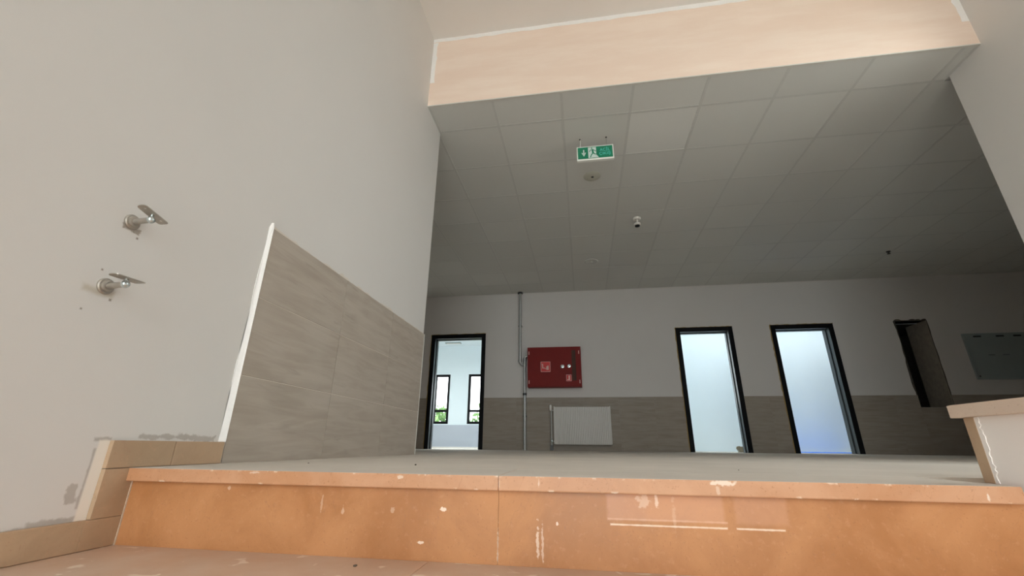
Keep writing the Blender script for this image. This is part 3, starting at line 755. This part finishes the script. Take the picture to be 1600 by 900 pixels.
# ------------------------------------------------------------------ handrail brackets on the left wall
def bracket(y, z, tilt, label):
    t = thing('handrail_bracket', label, 'bracket', (XL, y, z), 'handrail brackets on the stair wall')
    bm = bmesh.new(); lathe(bm, [(.0215, -.002), (.0215, .004), (.0190, .0065), (.0150, .0065), (.0150, .010), (.0125, .012), (.0085, .012)], 'X', 30, (XL, y, z)); obj('wall_flange', bm, 'steel', t, smooth=True)
    bm = bmesh.new(); tube(bm, [(XL+.006, y, z), (XL+.056, y, z+.002)], .0080, 16); obj('stem', bm, 'steel', t, smooth=True)
    bc = Vector((XL+.061, y+.001, z+.003))
    bm = bmesh.new(); bmesh.ops.create_uvsphere(bm, u_segments=20, v_segments=14, radius=.0105, matrix=Matrix.Translation(bc)); obj('ball_joint', bm, 'zinc', t, smooth=True)
    bm = bmesh.new(); tube(bm, [bc+Vector((0, 0, .004)), bc+Vector((0, 0, .016))], .0045, 12); obj('stud', bm, 'zinc', t, smooth=True)
    # saddle plate with two screw holes, slightly arched across its width
    bm = bmesh.new(); L_, Wd, th = .040, .0165, .0018
    def outline(n=10):
        P = []
        for sx in (1, -1):
            for i in range(n+1):
                a = -math.pi/2+math.pi*i/n
                ca, sa = math.cos(a), math.sin(a)
                P.append((sx*(L_-.012)+sx*.012*abs(ca)**.6, sx*Wd*math.copysign(abs(sa)**.6, sa)))
        return P
    out = outline(); holes = []
    ov = [bm.verts.new((u, w, 0)) for u, w in out]
    oe = [bm.edges.new((ov[i], ov[(i+1) % len(ov)])) for i in range(len(ov))]; he = []
    for hc in (-.026, .026):
        hv = [bm.verts.new((hc+.0032*math.cos(2*math.pi*i/10), .0032*math.sin(2*math.pi*i/10), 0)) for i in range(10)]
        he += [bm.edges.new((hv[i], hv[(i+1) % 10])) for i in range(10)]
    bmesh.ops.triangle_fill(bm, edges=oe+he, use_beauty=True)
    r = bmesh.ops.extrude_face_region(bm, geom=bm.faces[:])
    for e in r['geom']:
        if isinstance(e, bmesh.types.BMVert): e.co.z += th
    for v in bm.verts: v.co.z += -5*v.co.y**2
    R_ = Matrix.Rotation(tilt, 4, 'X') @ Matrix.Rotation(math.radians(90), 4, 'Z')
    bmesh.ops.transform(bm, matrix=Matrix.Translation(bc+Vector((.002, 0, .0155))) @ R_, verts=bm.verts)
    obj('saddle_plate', bm, 'steel', t)
bracket(.897, .653, math.radians(-13), 'upper steel handrail bracket with tilted saddle plate on the plain left wall')
bracket(.888, .455, math.radians(2), 'lower steel handrail bracket with level saddle plate on the plain left wall')

# ------------------------------------------------------------------ small loose things
def pebble(x, y, z, r, label):
    bm = bmesh.new(); bmesh.ops.create_icosphere(bm, subdivisions=2, radius=r)
    for v in bm.verts: v.co = Vector((v.co.x*1.5, v.co.y, v.co.z*.7))*random.uniform(.8, 1.15)
    o = obj('pebble', bm, 'pebble', None, (x, y, z+r*.5), (0, 0, random.uniform(0, 3))); tag(o, label, 'pebble', 'loose grit on the steps')
pebble(-.583, 1.54, 0, .0035, 'small dark pebble on the landing floor in front of the tiled wall end')
pebble(-.988, 1.539, 0, .002, 'tiny dark grain on the landing beside the wall tiles')
pebble(.485, 1.588, 0, .002, 'tiny dark grain on the landing in front of the black doorways')
pebble(-.514, 1.039, RZ, .0035, 'small dark pebble on the dusty tread below the orange riser')
bx_ = thing('cardboard_scrap', 'crumpled cardboard scrap on the floor inside a bright doorway', 'cardboard', (2.78, 8.72, 0))
bm = bmesh.new(); bx(bm, 2.72, 2.85, 8.66, 8.78, 0, .10); bmesh.ops.subdivide_edges(bm, edges=bm.edges[:], cuts=3, use_grid_fill=True)
for v in bm.verts:
    if v.co.z > .002: v.co += Vector((random.uniform(-.012, .012)-.2*v.co.z, random.uniform(-.012, .012), random.uniform(-.012, .008)))
obj('body', bm, 'card', bx_)
pl = thing('bounce_sheet', 'blue bounce sheet added on the room floor to tint the wall', 'sheet', (4.6, 9.7, 0))  # added to throw blue light up the wall; no such sheet is known
bm = bmesh.new(); G = 22
gv = [[bm.verts.new((4.05+1.15*i/G+random.uniform(-.012, .012), 9.15+.98*j/G+random.uniform(-.012, .012), .006+random.uniform(0, .012)*(0 < i < G)*(0 < j < G))) for j in range(G+1)] for i in range(G+1)]
for i in range(G):
    for j in range(G): bm.faces.new((gv[i][j], gv[i+1][j], gv[i+1][j+1], gv[i][j+1]))
r = bmesh.ops.extrude_face_region(bm, geom=bm.faces[:])
for e in r['geom']:
    if isinstance(e, bmesh.types.BMVert): e.co.z = 0
obj('sheet', bm, 'sheet', pl, smooth=True)
box('flap', 'card', 2.70, 2.76, 8.64, 8.66, 0, .08, bx_)

# ------------------------------------------------------------------ greenery outside the room windows
def bush(x, y, w, h, label):
    b = thing('bush', label, 'bush', (x, y, -4.4), 'bushes outside the room windows')
    bm = bmesh.new(); tube(bm, [(x, y, -4.4), (x+.1, y, h-1.0)], [.12, .06], 8); obj('stem', bm, 'bark', b)
    bm = bmesh.new()
    for i in range(1500):
        d = Vector((random.gauss(0, 1), random.gauss(0, 1), random.gauss(0, 1))).normalized()*random.uniform(.6, 1)
        c = Vector((x+d.x*w, y+d.y*w*.7, (h-4.4)/2*.62+.4+d.z*(h+2.6)/2)); a = Vector((random.uniform(-1, 1), random.uniform(-1, 1), random.uniform(-1, 1))).normalized()
        e = a.cross(Vector((.3, .8, .5))).normalized(); s = random.uniform(.08, .16)
        bm.faces.new([bm.verts.new(c+p) for p in (a*s, e*s*.5, -a*s, -e*s*.5)])
    obj('foliage', bm, 'leaf', b)
for x, y, w, h, lb in [(-7.75, 17.3, .85, 1.9, 'green bush outside the bright room, tallest of the row'), (-5.7, 17.0, .85, 1.65, 'green bush outside the bright room between its neighbours'), (-3.75, 17.2, .85, 1.72, 'green bush outside the bright room at the end of the row')]: bush(x, y, w, h, lb)
